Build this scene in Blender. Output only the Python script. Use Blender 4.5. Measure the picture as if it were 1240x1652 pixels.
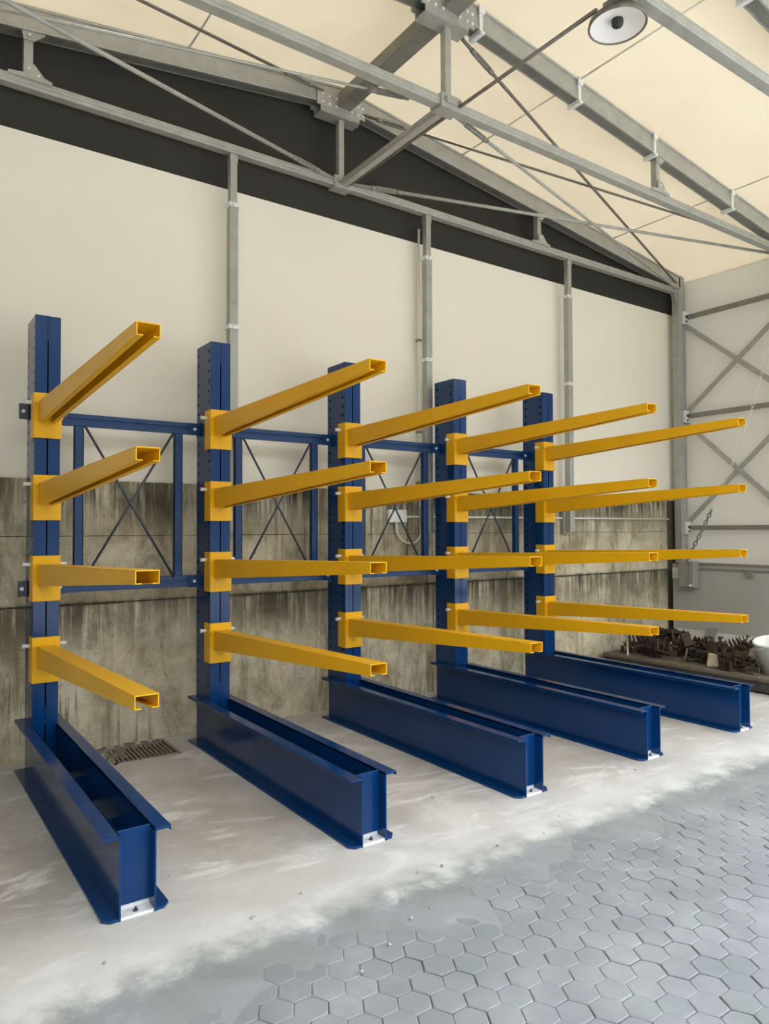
import bpy, math, random
from mathutils import Vector, Matrix
for o in list(bpy.data.objects): bpy.data.objects.remove(o)
random.seed(7)
S = bpy.context.scene
COL = S.collection

# ---------------------------------------------------------------- camera
F = Vector((0.57519369, 0.81765887, 0.02421131)); R = Vector((0.81793991, -0.57529432, -0.00327839)); U = Vector((-0.01124802, -0.02168911, 0.99970149))
CAM = Vector((-0.8278, -5.0909, 1.6))
cd = bpy.data.cameras.new('camera'); cam = bpy.data.objects.new('camera', cd); COL.objects.link(cam)
cd.sensor_fit = 'HORIZONTAL'; cd.sensor_width = 36; cd.lens = 36 * 1165.06 / 1240; cd.clip_end = 300
cam.matrix_world = Matrix(((R.x, U.x, -F.x, CAM.x), (R.y, U.y, -F.y, CAM.y), (R.z, U.z, -F.z, CAM.z), (0, 0, 0, 1)))
S.camera = cam
# ---------------------------------------------------------------- light
w = bpy.data.worlds.new('sky'); S.world = w; w.use_nodes = True
bg = w.node_tree.nodes['Background']; bg.inputs[0].default_value = (0.90, 0.95, 1.0, 1); bg.inputs[1].default_value = 3.3
sd = bpy.data.lights.new('sun', 'SUN'); sd.energy = 2.0; sd.angle = math.radians(4); sd.color = (1, .93, .82)
sun = bpy.data.objects.new('sun', sd); COL.objects.link(sun); sun.location = (3, 0, 12)
sun.rotation_euler = Vector((-.25, -.40, -1)).to_track_quat('-Z', 'Y').to_euler()
S.view_settings.view_transform = 'Standard'; S.view_settings.look = 'None'
S.view_settings.exposure = 1.0; S.view_settings.gamma = 1; S.view_settings.use_curve_mapping = False

# ---------------------------------------------------------------- materials
def mat(name, col, rough=.5, metal=0., spec=.5, coat=0.):
    m = bpy.data.materials.new(name); m.use_nodes = True
    b = m.node_tree.nodes['Principled BSDF']
    b.inputs['Base Color'].default_value = (*col, 1); b.inputs['Roughness'].default_value = rough
    b.inputs['Metallic'].default_value = metal; b.inputs['Specular IOR Level'].default_value = spec
    b.inputs['Coat Weight'].default_value = coat; b.inputs['Coat Roughness'].default_value = .12
    return m, m.node_tree, b
def N(t, kind, **kw):
    n = t.nodes.new(kind)
    for k, v in kw.items():
        if k in n.inputs: n.inputs[k].default_value = v
        else: setattr(n, k, v)
    return n
def ramp(t, src, stops):
    r = t.nodes.new('ShaderNodeValToRGB'); e = r.color_ramp.elements
    while len(e) < len(stops): e.new(.5)
    for x, (p, c) in zip(e, stops): x.position = p; x.color = (*c, 1) if len(c) == 3 else c
    t.links.new(src, r.inputs[0]); return r.outputs[0]
def noise(t, scale, detail=4, rough=.5, vec=None, sc=None, dist=0):
    g = N(t, 'ShaderNodeNewGeometry'); src = g.outputs['Position']
    if sc:
        mp = N(t, 'ShaderNodeMapping'); mp.inputs['Scale'].default_value = sc
        t.links.new(src, mp.inputs[0]); src = mp.outputs[0]
    n = N(t, 'ShaderNodeTexNoise', Scale=scale, Detail=detail, Roughness=rough, Distortion=dist)
    t.links.new(src, n.inputs['Vector']); return n.outputs['Fac']
def bump(t, b, h, strength, dist=.01):
    bn = N(t, 'ShaderNodeBump', Strength=strength, Distance=dist)
    t.links.new(h, bn.inputs['Height']); t.links.new(bn.outputs[0], b.inputs['Normal'])
def mix(t, a, b, f, mode='MIX'):
    m = N(t, 'ShaderNodeMix', data_type='RGBA', blend_type=mode)
    for s, v in ((6, a), (7, b), (0, f)):
        if isinstance(v, (int, float)): m.inputs[s].default_value = v
        elif isinstance(v, tuple): m.inputs[s].default_value = (*v, 1)
        else: t.links.new(v, m.inputs[s])
    return m.outputs[2]
def varied(name, c1, c2, rough, scale=6, metal=0., spec=.5, bmp=0., bs=60, coat=0., r2=None):
    m, t, b = mat(name, c1, rough, metal, spec, coat)
    n = noise(t, scale, 5, .6)
    t.links.new(ramp(t, n, [(.3, c1), (.7, c2)]), b.inputs['Base Color'])
    if r2 is not None:
        t.links.new(ramp(t, noise(t, scale * 3, 3), [(.3, (rough,) * 3), (.7, (r2,) * 3)]), b.inputs['Roughness'])
    if bmp: bump(t, b, noise(t, bs, 3), bmp, .004)
    return m
M = {}
M['yellow'] = varied('yellow_paint', (.78, .415, .006), (.84, .455, .008), .33, 3, spec=.28)
M['blue'] = varied('blue_paint', (.0018, .034, .135), (.0028, .040, .155), .15, 1.5, spec=.34)
M['blue_dark'] = varied('brace_blue_paint', (.005, .036, .125), (.007, .042, .14), .3, 3, spec=.35)
M['zinc'] = varied('zinc_plating', (.86, .86, .84), (.72, .72, .70), .35, 30, metal=.15)
M['dark_bolt'] = varied('dark_steel', (.035, .045, .07), (.08, .09, .11), .4, 30, metal=.3)
M['white_pad'] = varied('white_primer', (.80, .81, .82), (.66, .67, .68), .5, 25)
M['galv'] = varied('galvanised_frame', (.36, .36, .33), (.46, .46, .42), .45, 9, metal=.35, bmp=.05, bs=40, r2=.6)
M['galv_dark'] = varied('dull_galvanised', (.22, .21, .19), (.30, .29, .26), .55, 9, metal=.3)
M['cable'] = varied('steel_cable', (.16, .14, .12), (.24, .22, .19), .5, 30, metal=.4)
M['pvc'] = varied('white_pvc', (.80, .79, .74), (.74, .73, .68), .4, 8)
M['hose'] = varied('beige_hose', (.74, .70, .60), (.66, .62, .52), .5, 12)
M['black'] = varied('black_rubber', (.02, .02, .02), (.035, .035, .035), .6, 20)
M['gable'] = varied('charcoal_fabric', (.046, .043, .038), (.052, .049, .043), .85, 1.2, spec=.1)
M['sheet'] = varied('off_white_sheet', (.84, .79, .68), (.88, .83, .72), .6, .7, spec=.15, bmp=.12, bs=1.3)
M['box_grey'] = varied('grey_box_metal', (.27, .27, .25), (.34, .34, .31), .5, 20, metal=.2)
M['skirt'] = varied('grey_skirting_panel', (.40, .39, .36), (.45, .44, .41), .5, 2, spec=.3)
M['plinth'] = varied('pale_plinth', (.54, .53, .49), (.60, .59, .55), .6, 4)
M['rust'] = varied('dark_scrap_steel', (.022, .016, .012), (.075, .05, .035), .7, 25, metal=.2, bmp=.5, bs=70)
M['rust_lt'] = varied('brown_scrap_steel', (.085, .06, .04), (.17, .125, .09), .75, 22, bmp=.5, bs=60)
M['stone'] = varied('rough_stone', (.36, .30, .22), (.50, .43, .33), .9, 18, bmp=.8, bs=30)
M['sack'] = varied('grey_sacking', (.30, .29, .27), (.46, .45, .42), .9, 20, bmp=.6, bs=40)
M['plank'] = varied('dusty_steel_deck', (.10, .082, .062), (.17, .145, .11), .8, 10, bmp=.3, bs=30)
M['deck'] = varied('charcoal_side_rail', (.035, .033, .03), (.06, .056, .05), .7, 10)
M['white_tub'] = varied('white_plastic', (.85, .86, .86), (.80, .81, .81), .35, 5)
M['pit'] = varied('drain_dirt', (.13, .11, .08), (.24, .21, .165), .9, 30, bmp=.6, bs=60)
M['grate'] = varied('rusty_grate', (.22, .185, .15), (.38, .33, .28), .7, 40, metal=.2)
M['reflector'] = varied('lamp_reflector', (.86, .84, .81), (.90, .88, .85), .45, 8)
M['paper'] = varied('grey_paper', (.24, .24, .22), (.32, .32, .30), .8, 60)
M['pebble'] = varied('grit', (.25, .24, .22), (.5, .5, .48), .8, 60)
M['outside'] = varied('outside_concrete', (.42, .42, .41), (.52, .52, .50), .9, 1)

# membrane: lets daylight through
m = bpy.data.materials.new('tent_membrane'); m.use_nodes = True; t = m.node_tree
t.nodes.clear(); out = N(t, 'ShaderNodeOutputMaterial'); d = N(t, 'ShaderNodeBsdfDiffuse'); tr = N(t, 'ShaderNodeBsdfTranslucent'); mx = N(t, 'ShaderNodeMixShader')
nz = noise(t, .9, 3, .5)
t.links.new(ramp(t, nz, [(.35, (.66, .595, .48)), (.65, (.72, .67, .55))]), d.inputs[0])
t.links.new(ramp(t, nz, [(.3, (.62, .50, .345)), (.7, (.66, .55, .385))]), tr.inputs[0])
mx.inputs[0].default_value = .105
t.links.new(d.outputs[0], mx.inputs[1]); t.links.new(tr.outputs[0], mx.inputs[2]); t.links.new(mx.outputs[0], out.inputs[0])
M['membrane'] = m
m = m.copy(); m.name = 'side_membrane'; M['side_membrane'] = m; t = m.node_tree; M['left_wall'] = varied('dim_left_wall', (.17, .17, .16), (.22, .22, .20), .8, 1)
for n in t.nodes:
    if n.type == 'MIX_SHADER': n.inputs[0].default_value = .16
    if n.type == 'VALTORGB':
        for e in n.color_ramp.elements: e.color = (.74, .72, .66, 1)

# stained concrete
m, t, b = mat('stained_concrete', (.3, .27, .22), .9, spec=.2); M['concrete'] = m
base = ramp(t, noise(t, 2.6, 9, .72, dist=.3), [(.33, (.34, .29, .19)), (.5, (.58, .51, .365)), (.67, (.76, .70, .54))])
sep = N(t, 'ShaderNodeSeparateXYZ'); g = N(t, 'ShaderNodeNewGeometry'); t.links.new(g.outputs['Position'], sep.inputs[0])
def maprange(z0, z1):
    mr = N(t, 'ShaderNodeMapRange', interpolation_type='SMOOTHSTEP'); mr.inputs[1].default_value = z0; mr.inputs[2].default_value = z1
    t.links.new(sep.outputs['Z'], mr.inputs[0]); return mr.outputs[0]
def math_(op, a, bb):
    n = N(t, 'ShaderNodeMath', operation=op)
    for i, v in enumerate((a, bb)):
        if isinstance(v, (int, float)): n.inputs[i].default_value = v
        else: t.links.new(v, n.inputs[i])
    return n.outputs[0]
up = maprange(1.38, 1.94); low = math_('MULTIPLY', maprange(.55, 1.06), math_('SUBTRACT', 1.0, maprange(1.065, 1.10)))
zone = math_('ADD', up, math_('MULTIPLY', low, .9))
streak = ramp(t, noise(t, 1, 5, .7, sc=(11, 11, .7), dist=.4), [(.41, (0, 0, 0)), (.53, (1, 1, 1))])
fine = ramp(t, noise(t, 1, 4, .6, sc=(30, 30, 1.3)), [(.44, (0, 0, 0)), (.58, (1, 1, 1))])
patchy = ramp(t, noise(t, 1.1, 3), [(.32, (.45, .45, .45)), (.5, (1, 1, 1))])
f = math_('MULTIPLY', math_('MULTIPLY', math_('MAXIMUM', streak, math_('MULTIPLY', fine, .8)), zone), patchy)
c = mix(t, base, (.035, .030, .022), f)
band = ramp(t, noise(t, 1, 5, .7, sc=(3.5, 3.5, 1.0), dist=.9), [(.50, (0, 0, 0)), (.64, (.7, .7, .7))])
c = mix(t, c, (.20, .17, .105), band)
thin = ramp(t, noise(t, 1, 3, .5, sc=(26, 26, 1.1), dist=.3), [(.60, (0, 0, 0)), (.68, (.75, .75, .75))])
c = mix(t, c, (.10, .088, .06), math_('MULTIPLY', thin, ramp(t, noise(t, 1.4, 4), [(.45, (0, 0, 0)), (.6, (1, 1, 1))])))
pale = ramp(t, noise(t, 1, 4, .6, sc=(9, 9, .6)), [(.58, (0, 0, 0)), (.75, (.45, .45, .45))])
c = mix(t, c, (.55, .52, .45), pale)
c = mix(t, c, (.16, .13, .08), ramp(t, noise(t, 26, 6, .75, dist=1), [(.56, (0, 0, 0)), (.66, (.55, .55, .55))]))
t.links.new(c, b.inputs['Base Color']); bump(t, b, noise(t, 9, 10, .75), .9, .018)
M['joint'] = varied('dirty_joint', (.04, .035, .025), (.09, .08, .06), .95, 20)

# cement floor
m, t, b = mat('cement_slab', (.5, .49, .46), .6, spec=.3); M['slab'] = m
c = ramp(t, noise(t, 1.3, 7, .62, dist=.5), [(.30, (.37, .345, .315)), (.46, (.47, .45, .42)), (.58, (.55, .535, .51)), (.70, (.70, .69, .675))])
c = mix(t, c, (.33, .31, .28), ramp(t, noise(t, 5, 6, .7, dist=1), [(.58, (0, 0, 0)), (.74, (.6, .6, .6))]))
c = mix(t, c, (.84, .85, .85), ramp(t, noise(t, 1, 6, .65, sc=(1.5, 4, 1), dist=1.2), [(.54, (0, 0, 0)), (.68, (.7, .7, .7))]))
sep = N(t, 'ShaderNodeSeparateXYZ'); g = N(t, 'ShaderNodeNewGeometry'); t.links.new(g.outputs['Position'], sep.inputs[0])
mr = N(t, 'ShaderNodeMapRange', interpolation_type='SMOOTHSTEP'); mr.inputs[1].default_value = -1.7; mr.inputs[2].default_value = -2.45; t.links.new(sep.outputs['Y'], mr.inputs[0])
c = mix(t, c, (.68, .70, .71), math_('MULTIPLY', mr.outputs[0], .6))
c_slab = c
M['wash'] = M['slab']
c = ramp(t, noise(t, 2.1, 6, .62, dist=.6), [(.30, (.20, .23, .235)), (.5, (.265, .295, .30)), (.62, (.30, .315, .35)), (.76, (.42, .455, .47))])
sep = N(t, 'ShaderNodeSeparateXYZ'); g = N(t, 'ShaderNodeNewGeometry'); t.links.new(g.outputs['Position'], sep.inputs[0])
def mr_(sock, a, b_):
    q = N(t, 'ShaderNodeMapRange', interpolation_type='SMOOTHSTEP'); q.inputs[1].default_value = a; q.inputs[2].default_value = b_; t.links.new(sock, q.inputs[0]); return q.outputs[0]
def add_(a, b_, op='ADD'):
    q = N(t, 'ShaderNodeMath', operation=op)
    for i, v in enumerate((a, b_)):
        if isinstance(v, (int, float)): q.inputs[i].default_value = v
        else: t.links.new(v, q.inputs[i])
    return q.outputs[0]
# spilled slab cement thins out away from the slab; bare sand in the open joints
yy = add_(sep.outputs['Y'], add_(noise(t, 6, 6, .7, dist=.5), .34, 'MULTIPLY'))
edge = mr_(yy, -2.42, -2.12)
c = mix(t, c, c_slab, edge)
rim = add_(mr_(yy, -2.40, -2.27), mr_(yy, -2.02, -2.22), 'MULTIPLY')
c = mix(t, c, (.72, .74, .74), add_(rim, ramp(t, noise(t, 4, 5, .6), [(.42, (0, 0, 0)), (.6, (.75, .75, .75))]), 'MULTIPLY'))
c = mix(t, (.15, .15, .15), c, mr_(sep.outputs['Z'], -.0062, -.0022))
t.links.new(c, b.inputs['Base Color']); bump(t, b, noise(t, 7, 8, .65), .35, .01)

# pavers and the cement washed over them
m, t, b = mat('grey_paver', (.33, .36, .38), .8, spec=.25); M['paver'] = m
c = ramp(t, noise(t, 2.5, 5, .6), [(.3, (.225, .255, .265)), (.5, (.265, .285, .31)), (.75, (.34, .37, .385))])
oi = N(t, 'ShaderNodeObjectInfo'); c = mix(t, c, ramp(t, oi.outputs['Random'], [(0, (.93, .94, .95)), (.5, (1, 1, 1)), (1, (1.06, 1.04, 1.06))]), 1.0, 'MULTIPLY')
t.links.new(c, b.inputs['Base Color']); bump(t, b, noise(t, 90, 4, .7), .35, .004)
# ---------------------------------------------------------------- mesh helpers
class MB:
    def __init__(s): s.v = []; s.f = []; s.sm = []
    def add(s, vs, fs, smooth=False):
        o = len(s.v); s.v += [tuple(v) for v in vs]; s.f += [tuple(i + o for i in f) for f in fs]; s.sm += [smooth] * len(fs); return s
    def hexa(s, p):   # p: 4 bottom ccw, 4 top ccw
        return s.add(p, [(3, 2, 1, 0), (4, 5, 6, 7), (0, 1, 5, 4), (1, 2, 6, 5), (2, 3, 7, 6), (3, 0, 4, 7)])
    def box(s, x0, x1, y0, y1, z0, z1):
        return s.hexa([(x0, y0, z0), (x1, y0, z0), (x1, y1, z0), (x0, y1, z0), (x0, y0, z1), (x1, y0, z1), (x1, y1, z1), (x0, y1, z1)])
    def bar(s, a, b, w, h, up=(0, 0, 1)):   # rectangular bar between two points
        a, b = Vector(a), Vector(b); d = (b - a).normalized(); sd_ = d.cross(Vector(up))
        if sd_.length < 1e-4: sd_ = d.cross(Vector((0, 1, 0)))
        sd_.normalize(); u = sd_.cross(d); x = sd_ * w / 2; y = u * h / 2
        return s.add([a - x - y, a + x - y, a + x + y, a - x + y, b - x - y, b + x - y, b + x + y, b - x + y],
                     [(0, 1, 2, 3), (7, 6, 5, 4), (0, 4, 5, 1), (1, 5, 6, 2), (2, 6, 7, 3), (3, 7, 4, 0)])
    def tube(s, pts, r, n=10, cap=True, closed=False):
        pts = [Vector(p) for p in pts]; rr = r if isinstance(r, (list, tuple)) else [r] * len(pts)
        d0 = (pts[1] - pts[0]).normalized(); u = d0.orthogonal().normalized(); rings = []; m_ = len(pts)
        for i, p in enumerate(pts):
            a = pts[(i - 1) % m_] if (closed or i > 0) else p; c = pts[(i + 1) % m_] if (closed or i < m_ - 1) else p
            d = (c - a).normalized(); u = (u - d * u.dot(d)).normalized(); w_ = d.cross(u)
            rings.append([p + (u * math.cos(2 * math.pi * k / n) + w_ * math.sin(2 * math.pi * k / n)) * rr[i] for k in range(n)])
        vs = [v for q in rings for v in q]; fs = []
        for i in range(m_ if closed else m_ - 1):
            j = (i + 1) % m_
            for k in range(n): fs.append((i * n + k, i * n + (k + 1) % n, j * n + (k + 1) % n, j * n + k))
        s.add(vs, fs, True)
        if cap and not closed:
            o = len(s.v) - len(vs); s.f += [tuple(o + k for k in reversed(range(n))), tuple(o + (m_ - 1) * n + k for k in range(n))]; s.sm += [False, False]
        return s
    def cyl(s, a, b, r, n=12): return s.tube([a, b], r, n)
    def lathe(s, prof, c=(0, 0, 0), n=24, smooth=True):
        vs = [(c[0] + r * math.cos(2 * math.pi * k / n), c[1] + r * math.sin(2 * math.pi * k / n), c[2] + z) for r, z in prof for k in range(n)]
        fs = [(i * n + k, i * n + (k + 1) % n, (i + 1) * n + (k + 1) % n, (i + 1) * n + k) for i in range(len(prof) - 1) for k in range(n)]
        return s.add(vs, fs, smooth)
    def prism(s, poly, ax, a0, a1):   # polygon extruded along axis ax
        def P(p, a): q = list(p); q.insert(ax, a); return tuple(q)
        n = len(poly); vs = [P(p, a0) for p in poly] + [P(p, a1) for p in poly]
        return s.add(vs, [tuple(range(n)), tuple(reversed(range(n, 2 * n)))] + [(i, i + n, (i + 1) % n + n, (i + 1) % n) for i in range(n)])
    def mesh(s, name):
        me = bpy.data.meshes.new(name); me.from_pydata(s.v, [], s.f); me.polygons.foreach_set('use_smooth', s.sm)
        import bmesh; bm = bmesh.new(); bm.from_mesh(me); bmesh.ops.recalc_face_normals(bm, faces=bm.faces); bm.to_mesh(me); bm.free()
        return me
    def build(s, name, m, parent=None, bevel=0, label=None):
        o = bpy.data.objects.new(name, s.mesh(name)); o.data.materials.append(M[m] if isinstance(m, str) else m); COL.objects.link(o)
        if parent: o.parent = parent
        if bevel:
            b = o.modifiers.new('bevel', 'BEVEL'); b.width = bevel; b.segments = 2; b.limit_method = 'ANGLE'; b.angle_limit = math.radians(50)
        if label: o['label'] = label
        return o
def tag(o, label=None, cat=None, group=None, kind=None):
    for k, v in (('label', label), ('category', cat), ('group', group), ('kind', kind)):
        if v: o[k] = v
    return o
def empty(name, loc=(0, 0, 0), rz=0):
    o = bpy.data.objects.new(name, None); COL.objects.link(o); o.location = loc; o.rotation_euler = (0, 0, rz); return o
def dup(o, parent=None):
    c = o.copy(); COL.objects.link(c); c.parent = parent
    for ch in [k for k in bpy.data.objects if k.parent == o]: dup(ch, c)
    return c

# ---------------------------------------------------------------- structure
XR, XL, XE = 2.557, -2.66, 7.93          # ridge, left eave, right side wall
def roof_z(x): return 5.605 - .13 * abs(x - XR)
YB, YF = .55, -6.2
# cement slab with a drain pit
DX0, DX1, DY0, DY1 = .52, .98, 0.03, .42
def edge_y(x): return -2.36 + .03 * math.sin(1.7 * x) + .022 * math.sin(5.3 * x + 1) + .014 * math.sin(13 * x) + .010 * math.sin(31 * x + 2) + .006 * math.sin(57 * x) - .05 * max(0, x - 3.4) * (x < 6)
mb = MB()
xs = [XL + i * .03 for i in range(int((8.2 - XL) / .03) + 1)]
for a, c in zip(xs, xs[1:]): mb.hexa([(a, edge_y(a) - .03, -.12), (c, edge_y(c) - .03, -.12), (c, -.6, -.12), (a, -.6, -.12), (a, edge_y(a), 0), (c, edge_y(c), 0), (c, -.6, 0), (a, -.6, 0)])
mb.box(XL, DX0, -.6, .62, -.12, 0).box(DX1, xs[-1], -.6, .62, -.12, 0).box(DX0, DX1, -.6, DY0, -.12, 0).box(DX0, DX1, DY1, .62, -.12, 0).box(DX0, DX1, DY0, DY1, -.12, -.06)
tag(mb.build('floor', 'slab'), 'pale cement floor slab along the back wall', kind='structure')
# outside ground
tag(MB().box(-30, 40, -40, YF - .0, -.16, -.02).build('ground', 'outside'), 'concrete yard outside the tent opening', kind='structure')

# unseen dark block added behind the camera, keeps low sky out of paint reflections
MA = varied('dark_blocker', (.10, .11, .10), (.15, .15, .14), .8, .5); M['dark_blocker'] = MA
tag(MB().box(-35, 45, -27, -25, -.02, 10.5).build('sky_blocker', 'dark_blocker'), 'unseen dark block added across the yard to cut sky reflections', 'sky_blocker')

# paving
pv = MB().box(XL, 8.2, YF, -2.2, -.16, -.055).build('paving', 'joint'); tag(pv, 'interlocking grey pavers in front of the cement slab', kind='structure')
p = .116; hr = p / math.sqrt(3)
a1 = Vector((0, p)); a2 = Vector((p * math.cos(math.radians(30)), p * .5))
def trihex(scale_gap=.0035):
    cs = [Vector((0, 0)), a1, a2]
    # outline of the union of three hexagons
    edges = {}
    for c in cs:
        q = [c + Vector((math.cos(math.radians(60 * k)), math.sin(math.radians(60 * k)))) * hr for k in range(6)]
        for k in range(6):
            A, B = q[k], q[(k + 1) % 6]; ka = (round(A.x, 4), round(A.y, 4)); kb = (round(B.x, 4), round(B.y, 4))
            if (kb, ka) in edges: del edges[(kb, ka)]
            else: edges[(ka, kb)] = 1
    nx = {a: b for a, b in edges}; st = next(iter(nx)); loop = [st]; cur = nx[st]
    while cur != st: loop.append(cur); cur = nx[cur]
    return [Vector(v) for v in loop]
loop = trihex()
def inset(lp, d):
    n = len(lp); o = []
    for i in range(n):
        a, b, c = lp[i - 1], lp[i], lp[(i + 1) % n]
        n1 = Vector((-(b - a).y, (b - a).x)).normalized(); n2 = Vector((-(c - b).y, (c - b).x)).normalized()
        o.append(b + (n1 + n2).normalized() * d / max(.3, math.cos(n1.angle(n2) / 2)))
    return o
cen = (a1 + a2) / 3
lp0 = [v - cen for v in inset(loop, .0022)]
n = len(lp0); key = lambda v: (round(v.x, 3), round(v.y, 3)); remap = {key(a): b for a, b in zip(loop, lp0)}
pm = MB(); pm.add([(v.x, v.y, -.05) for v in lp0] + [(v.x, v.y, -.0035) for v in lp0], [(i, (i + 1) % n, (i + 1) % n + n, i + n) for i in range(n)])
for c in (Vector((0, 0)), a1, a2):      # three hexagonal lobes with a shallow false joint between them
    q = [c + Vector((math.cos(math.radians(60 * k)), math.sin(math.radians(60 * k)))) * hr for k in range(6)]
    rim = [remap.get(key(v), v - cen) for v in q]; cc = c - cen; vs = [(v.x, v.y, -.0035 if key(o_) in remap else -.0025) for v, o_ in zip(rim, q)]; top = []
    for k in range(6):
        inn = [(v - cc) * (1 - .0045 / hr) + cc for v in rim]
        v0, v1, v2 = inn[k - 1], inn[k], inn[(k + 1) % 6]; top += [v1 + (v0 - v1) * .16, v1 + (v2 - v1) * .16]
    vs += [(v.x, v.y, 0) for v in top]
    fs = [tuple(range(6, 18))] + [(k, 6 + 2 * k, 7 + 2 * k) for k in range(6)] + [(k, 7 + 2 * k, 6 + (2 * k + 2) % 12, (k + 1) % 6) for k in range(6)]
    pm.add(vs, fs)
pmesh = pm.mesh('paver'); pmesh.materials.append(M['paver'])
def view(P):
    v = Vector(P) - CAM; z = v.dot(F)
    return (620 + 1165 * v.dot(R) / z, 826 - 1165 * v.dot(U) / z, z) if z > .1 else (9e9, 9e9, z)
tiles = []
for i in range(-90, 130):
    for j in range(-20, 112):
        if (i + 2 * j) % 3: continue
        q = a1 * i + a2 * j; x, y = q.x - 2.6, q.y - 5.2
        if XL + .1 < x < 8.1 and YF + .1 < y < edge_y(x) - .1: tiles.append((x, y))
def rank(q):
    u, v_, z = view((q[0], q[1], 0)); vis = -60 < u < 1300 and v_ < 1712 and z > 0
    return (0 if vis else 1, z if z > 0 else 99)
tiles.sort(key=rank)
def fill_edge(x): return -2.64 - .07 * math.exp(-((x - .9) / .8) ** 2) + .05 * math.sin(3.1 * x) + .03 * math.sin(8 * x + 2) - max(0, .25 - x) * 1.1
def tilt(x, y): return Matrix.Rotation(random.gauss(0, .006), 4, 'X') @ Matrix.Rotation(random.gauss(0, .006), 4, 'Y')
rest = MB()
for k, (x, y) in enumerate(tiles):
    dz = random.gauss(-.001, .0012)
    if k < 290:
        o = bpy.data.objects.new('paver', pmesh); COL.objects.link(o); o.parent = pv
        o.matrix_world = Matrix.Translation((x, y, dz)) @ tilt(x, y)
    else: rest.add([(vx + x, vy + y, vz + dz) for vx, vy, vz in pm.v], pm.f)
rst = rest.build('paver_field', 'paver', pv); rst['kind'] = 'stuff'
# joint sand rising to a cement film near the slab (a height field)
def wob(x, y): return math.sin(9 * x + 3 * y) * .5 + math.sin(21 * x - 13 * y) * .25 + math.sin(5 * y + 17 * x) * .25
def fill_h(x, y):
    tt = (y - fill_edge(x)) / .40 + .34 * wob(x, y); s_ = min(1, max(0, .5 + tt * .5)); s_ = s_ * s_ * (3 - 2 * s_)
    e_ = min(1, max(0, 1 - (edge_y(x) - y) / .14))
    return (-.0070 + .0140 * s_ + .0008 * wob(3 * x, 3 * y)) * (1 - e_) + .0012 * e_
gx = [XL + i * .035 for i in range(int((8.15 - XL) / .035))]; gy = [-4.6 + j * .035 for j in range(int(2.6 / .035))]
vs = [(x, min(y, edge_y(x) + .07), fill_h(x, y)) for y in gy for x in gx]; W = len(gx)
fs = [(j * W + i, j * W + i + 1, (j + 1) * W + i + 1, (j + 1) * W + i) for j in range(len(gy) - 1) for i in range(W - 1) if gy[j] < edge_y(gx[i]) + .10]
fm = MB().add(vs, fs, True).build('joint_cement', 'wash', pv); fm['kind'] = 'stuff'

# back wall
wb = MB().box(XL - .3, XE, .505, .70, -.12, 1.965).build('wall_back', 'joint'); tag(wb, 'stained concrete block wall under the white sheet', kind='structure')
for z0, z1, L, off, yj in ((0, 1.0635, 4.9, -.42, .0), (1.0685, 1.5575, 3.05, 1.72 + .3, -.002), (1.5605, 1.968, 3.05, 1.62, .0)):
    x = XL - .3; e = off - L * 3
    while e < 7.6:
        a, c = max(x, e), min(7.59, e + L)
        if c - a > .1:
            j = random.uniform(-.002, .002) + yj
            MB().box(a + .002, c - .002, .483 + j, .53, z0, z1).build('concrete_block', 'concrete', wb, bevel=.004)
        e += L
# rough ledge at the lower joint
mb = MB(); x = XL
while x < 7.55:
    L = random.uniform(.05, .22); h = random.uniform(.004, .012)
    mb.box(x, min(x + L, 7.58), .483 - random.uniform(.003, .009), .49, 1.066 - h, 1.066 + h * .6); x += L * .92
k = mb.build('mortar_ridge', 'joint', wb); k['kind'] = 'stuff'
tag(MB().box(XL - .3, XE, .53, .55, 1.955, 4.44).build('wall_back_upper', 'sheet'), 'plain off white wall sheet above the stained concrete', kind='structure')
gz = lambda x: roof_z(x) - .01
mb = MB().prism([(XL - .1, 4.3), (XE, 4.3), (XE, gz(XE)), (XR, gz(XR)), (XL - .1, gz(XL - .1))], 1, .56, .58)
tag(mb.build('wall_gable', 'gable'), 'charcoal gable panel between the white sheet and the roof', kind='structure')
# right side membrane, roof, left wall
YR = -3.4
tag(MB().box(XE, XE + .01, YR, .58, 0, gz(XE)).build('wall_right', 'side_membrane'), 'pale fabric side wall behind the cross braces', kind='structure')
tag(MB().box(XL - .12, XL - .11, YF, .58, 0, gz(XL)).build('wall_left', 'left_wall'), 'dim grey side wall on the left', kind='structure')
# roof membrane sagging a little between the trusses
TY = [.40, -1.08, -2.56, -4.04, -5.52]
mb = MB(); ys = [.60 - i * .185 for i in range(42)]; xs = [XL - .12 + i * (XE - XL + .13) / 56 for i in range(57)]
def memb(x, y):
    ph = ((.40 - y) / 1.48) % 1; return roof_z(x) + .012 - .018 * math.sin(math.pi * ph) - (.05 * max(0, 1 - abs(x - XE) / .25)) - .03 * max(0, 1 - abs(x - XR) / .2)
vs = [(x, y, memb(x, y)) for y in ys for x in xs]; W = len(xs)
mb.add(vs, [(j * W + i, j * W + i + 1, (j + 1) * W + i + 1, (j + 1) * W + i) for j in range(len(ys) - 1) for i in range(W - 1)], True)
tag(mb.build('ceiling', 'membrane'), 'cream translucent fabric roof', kind='structure')

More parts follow.
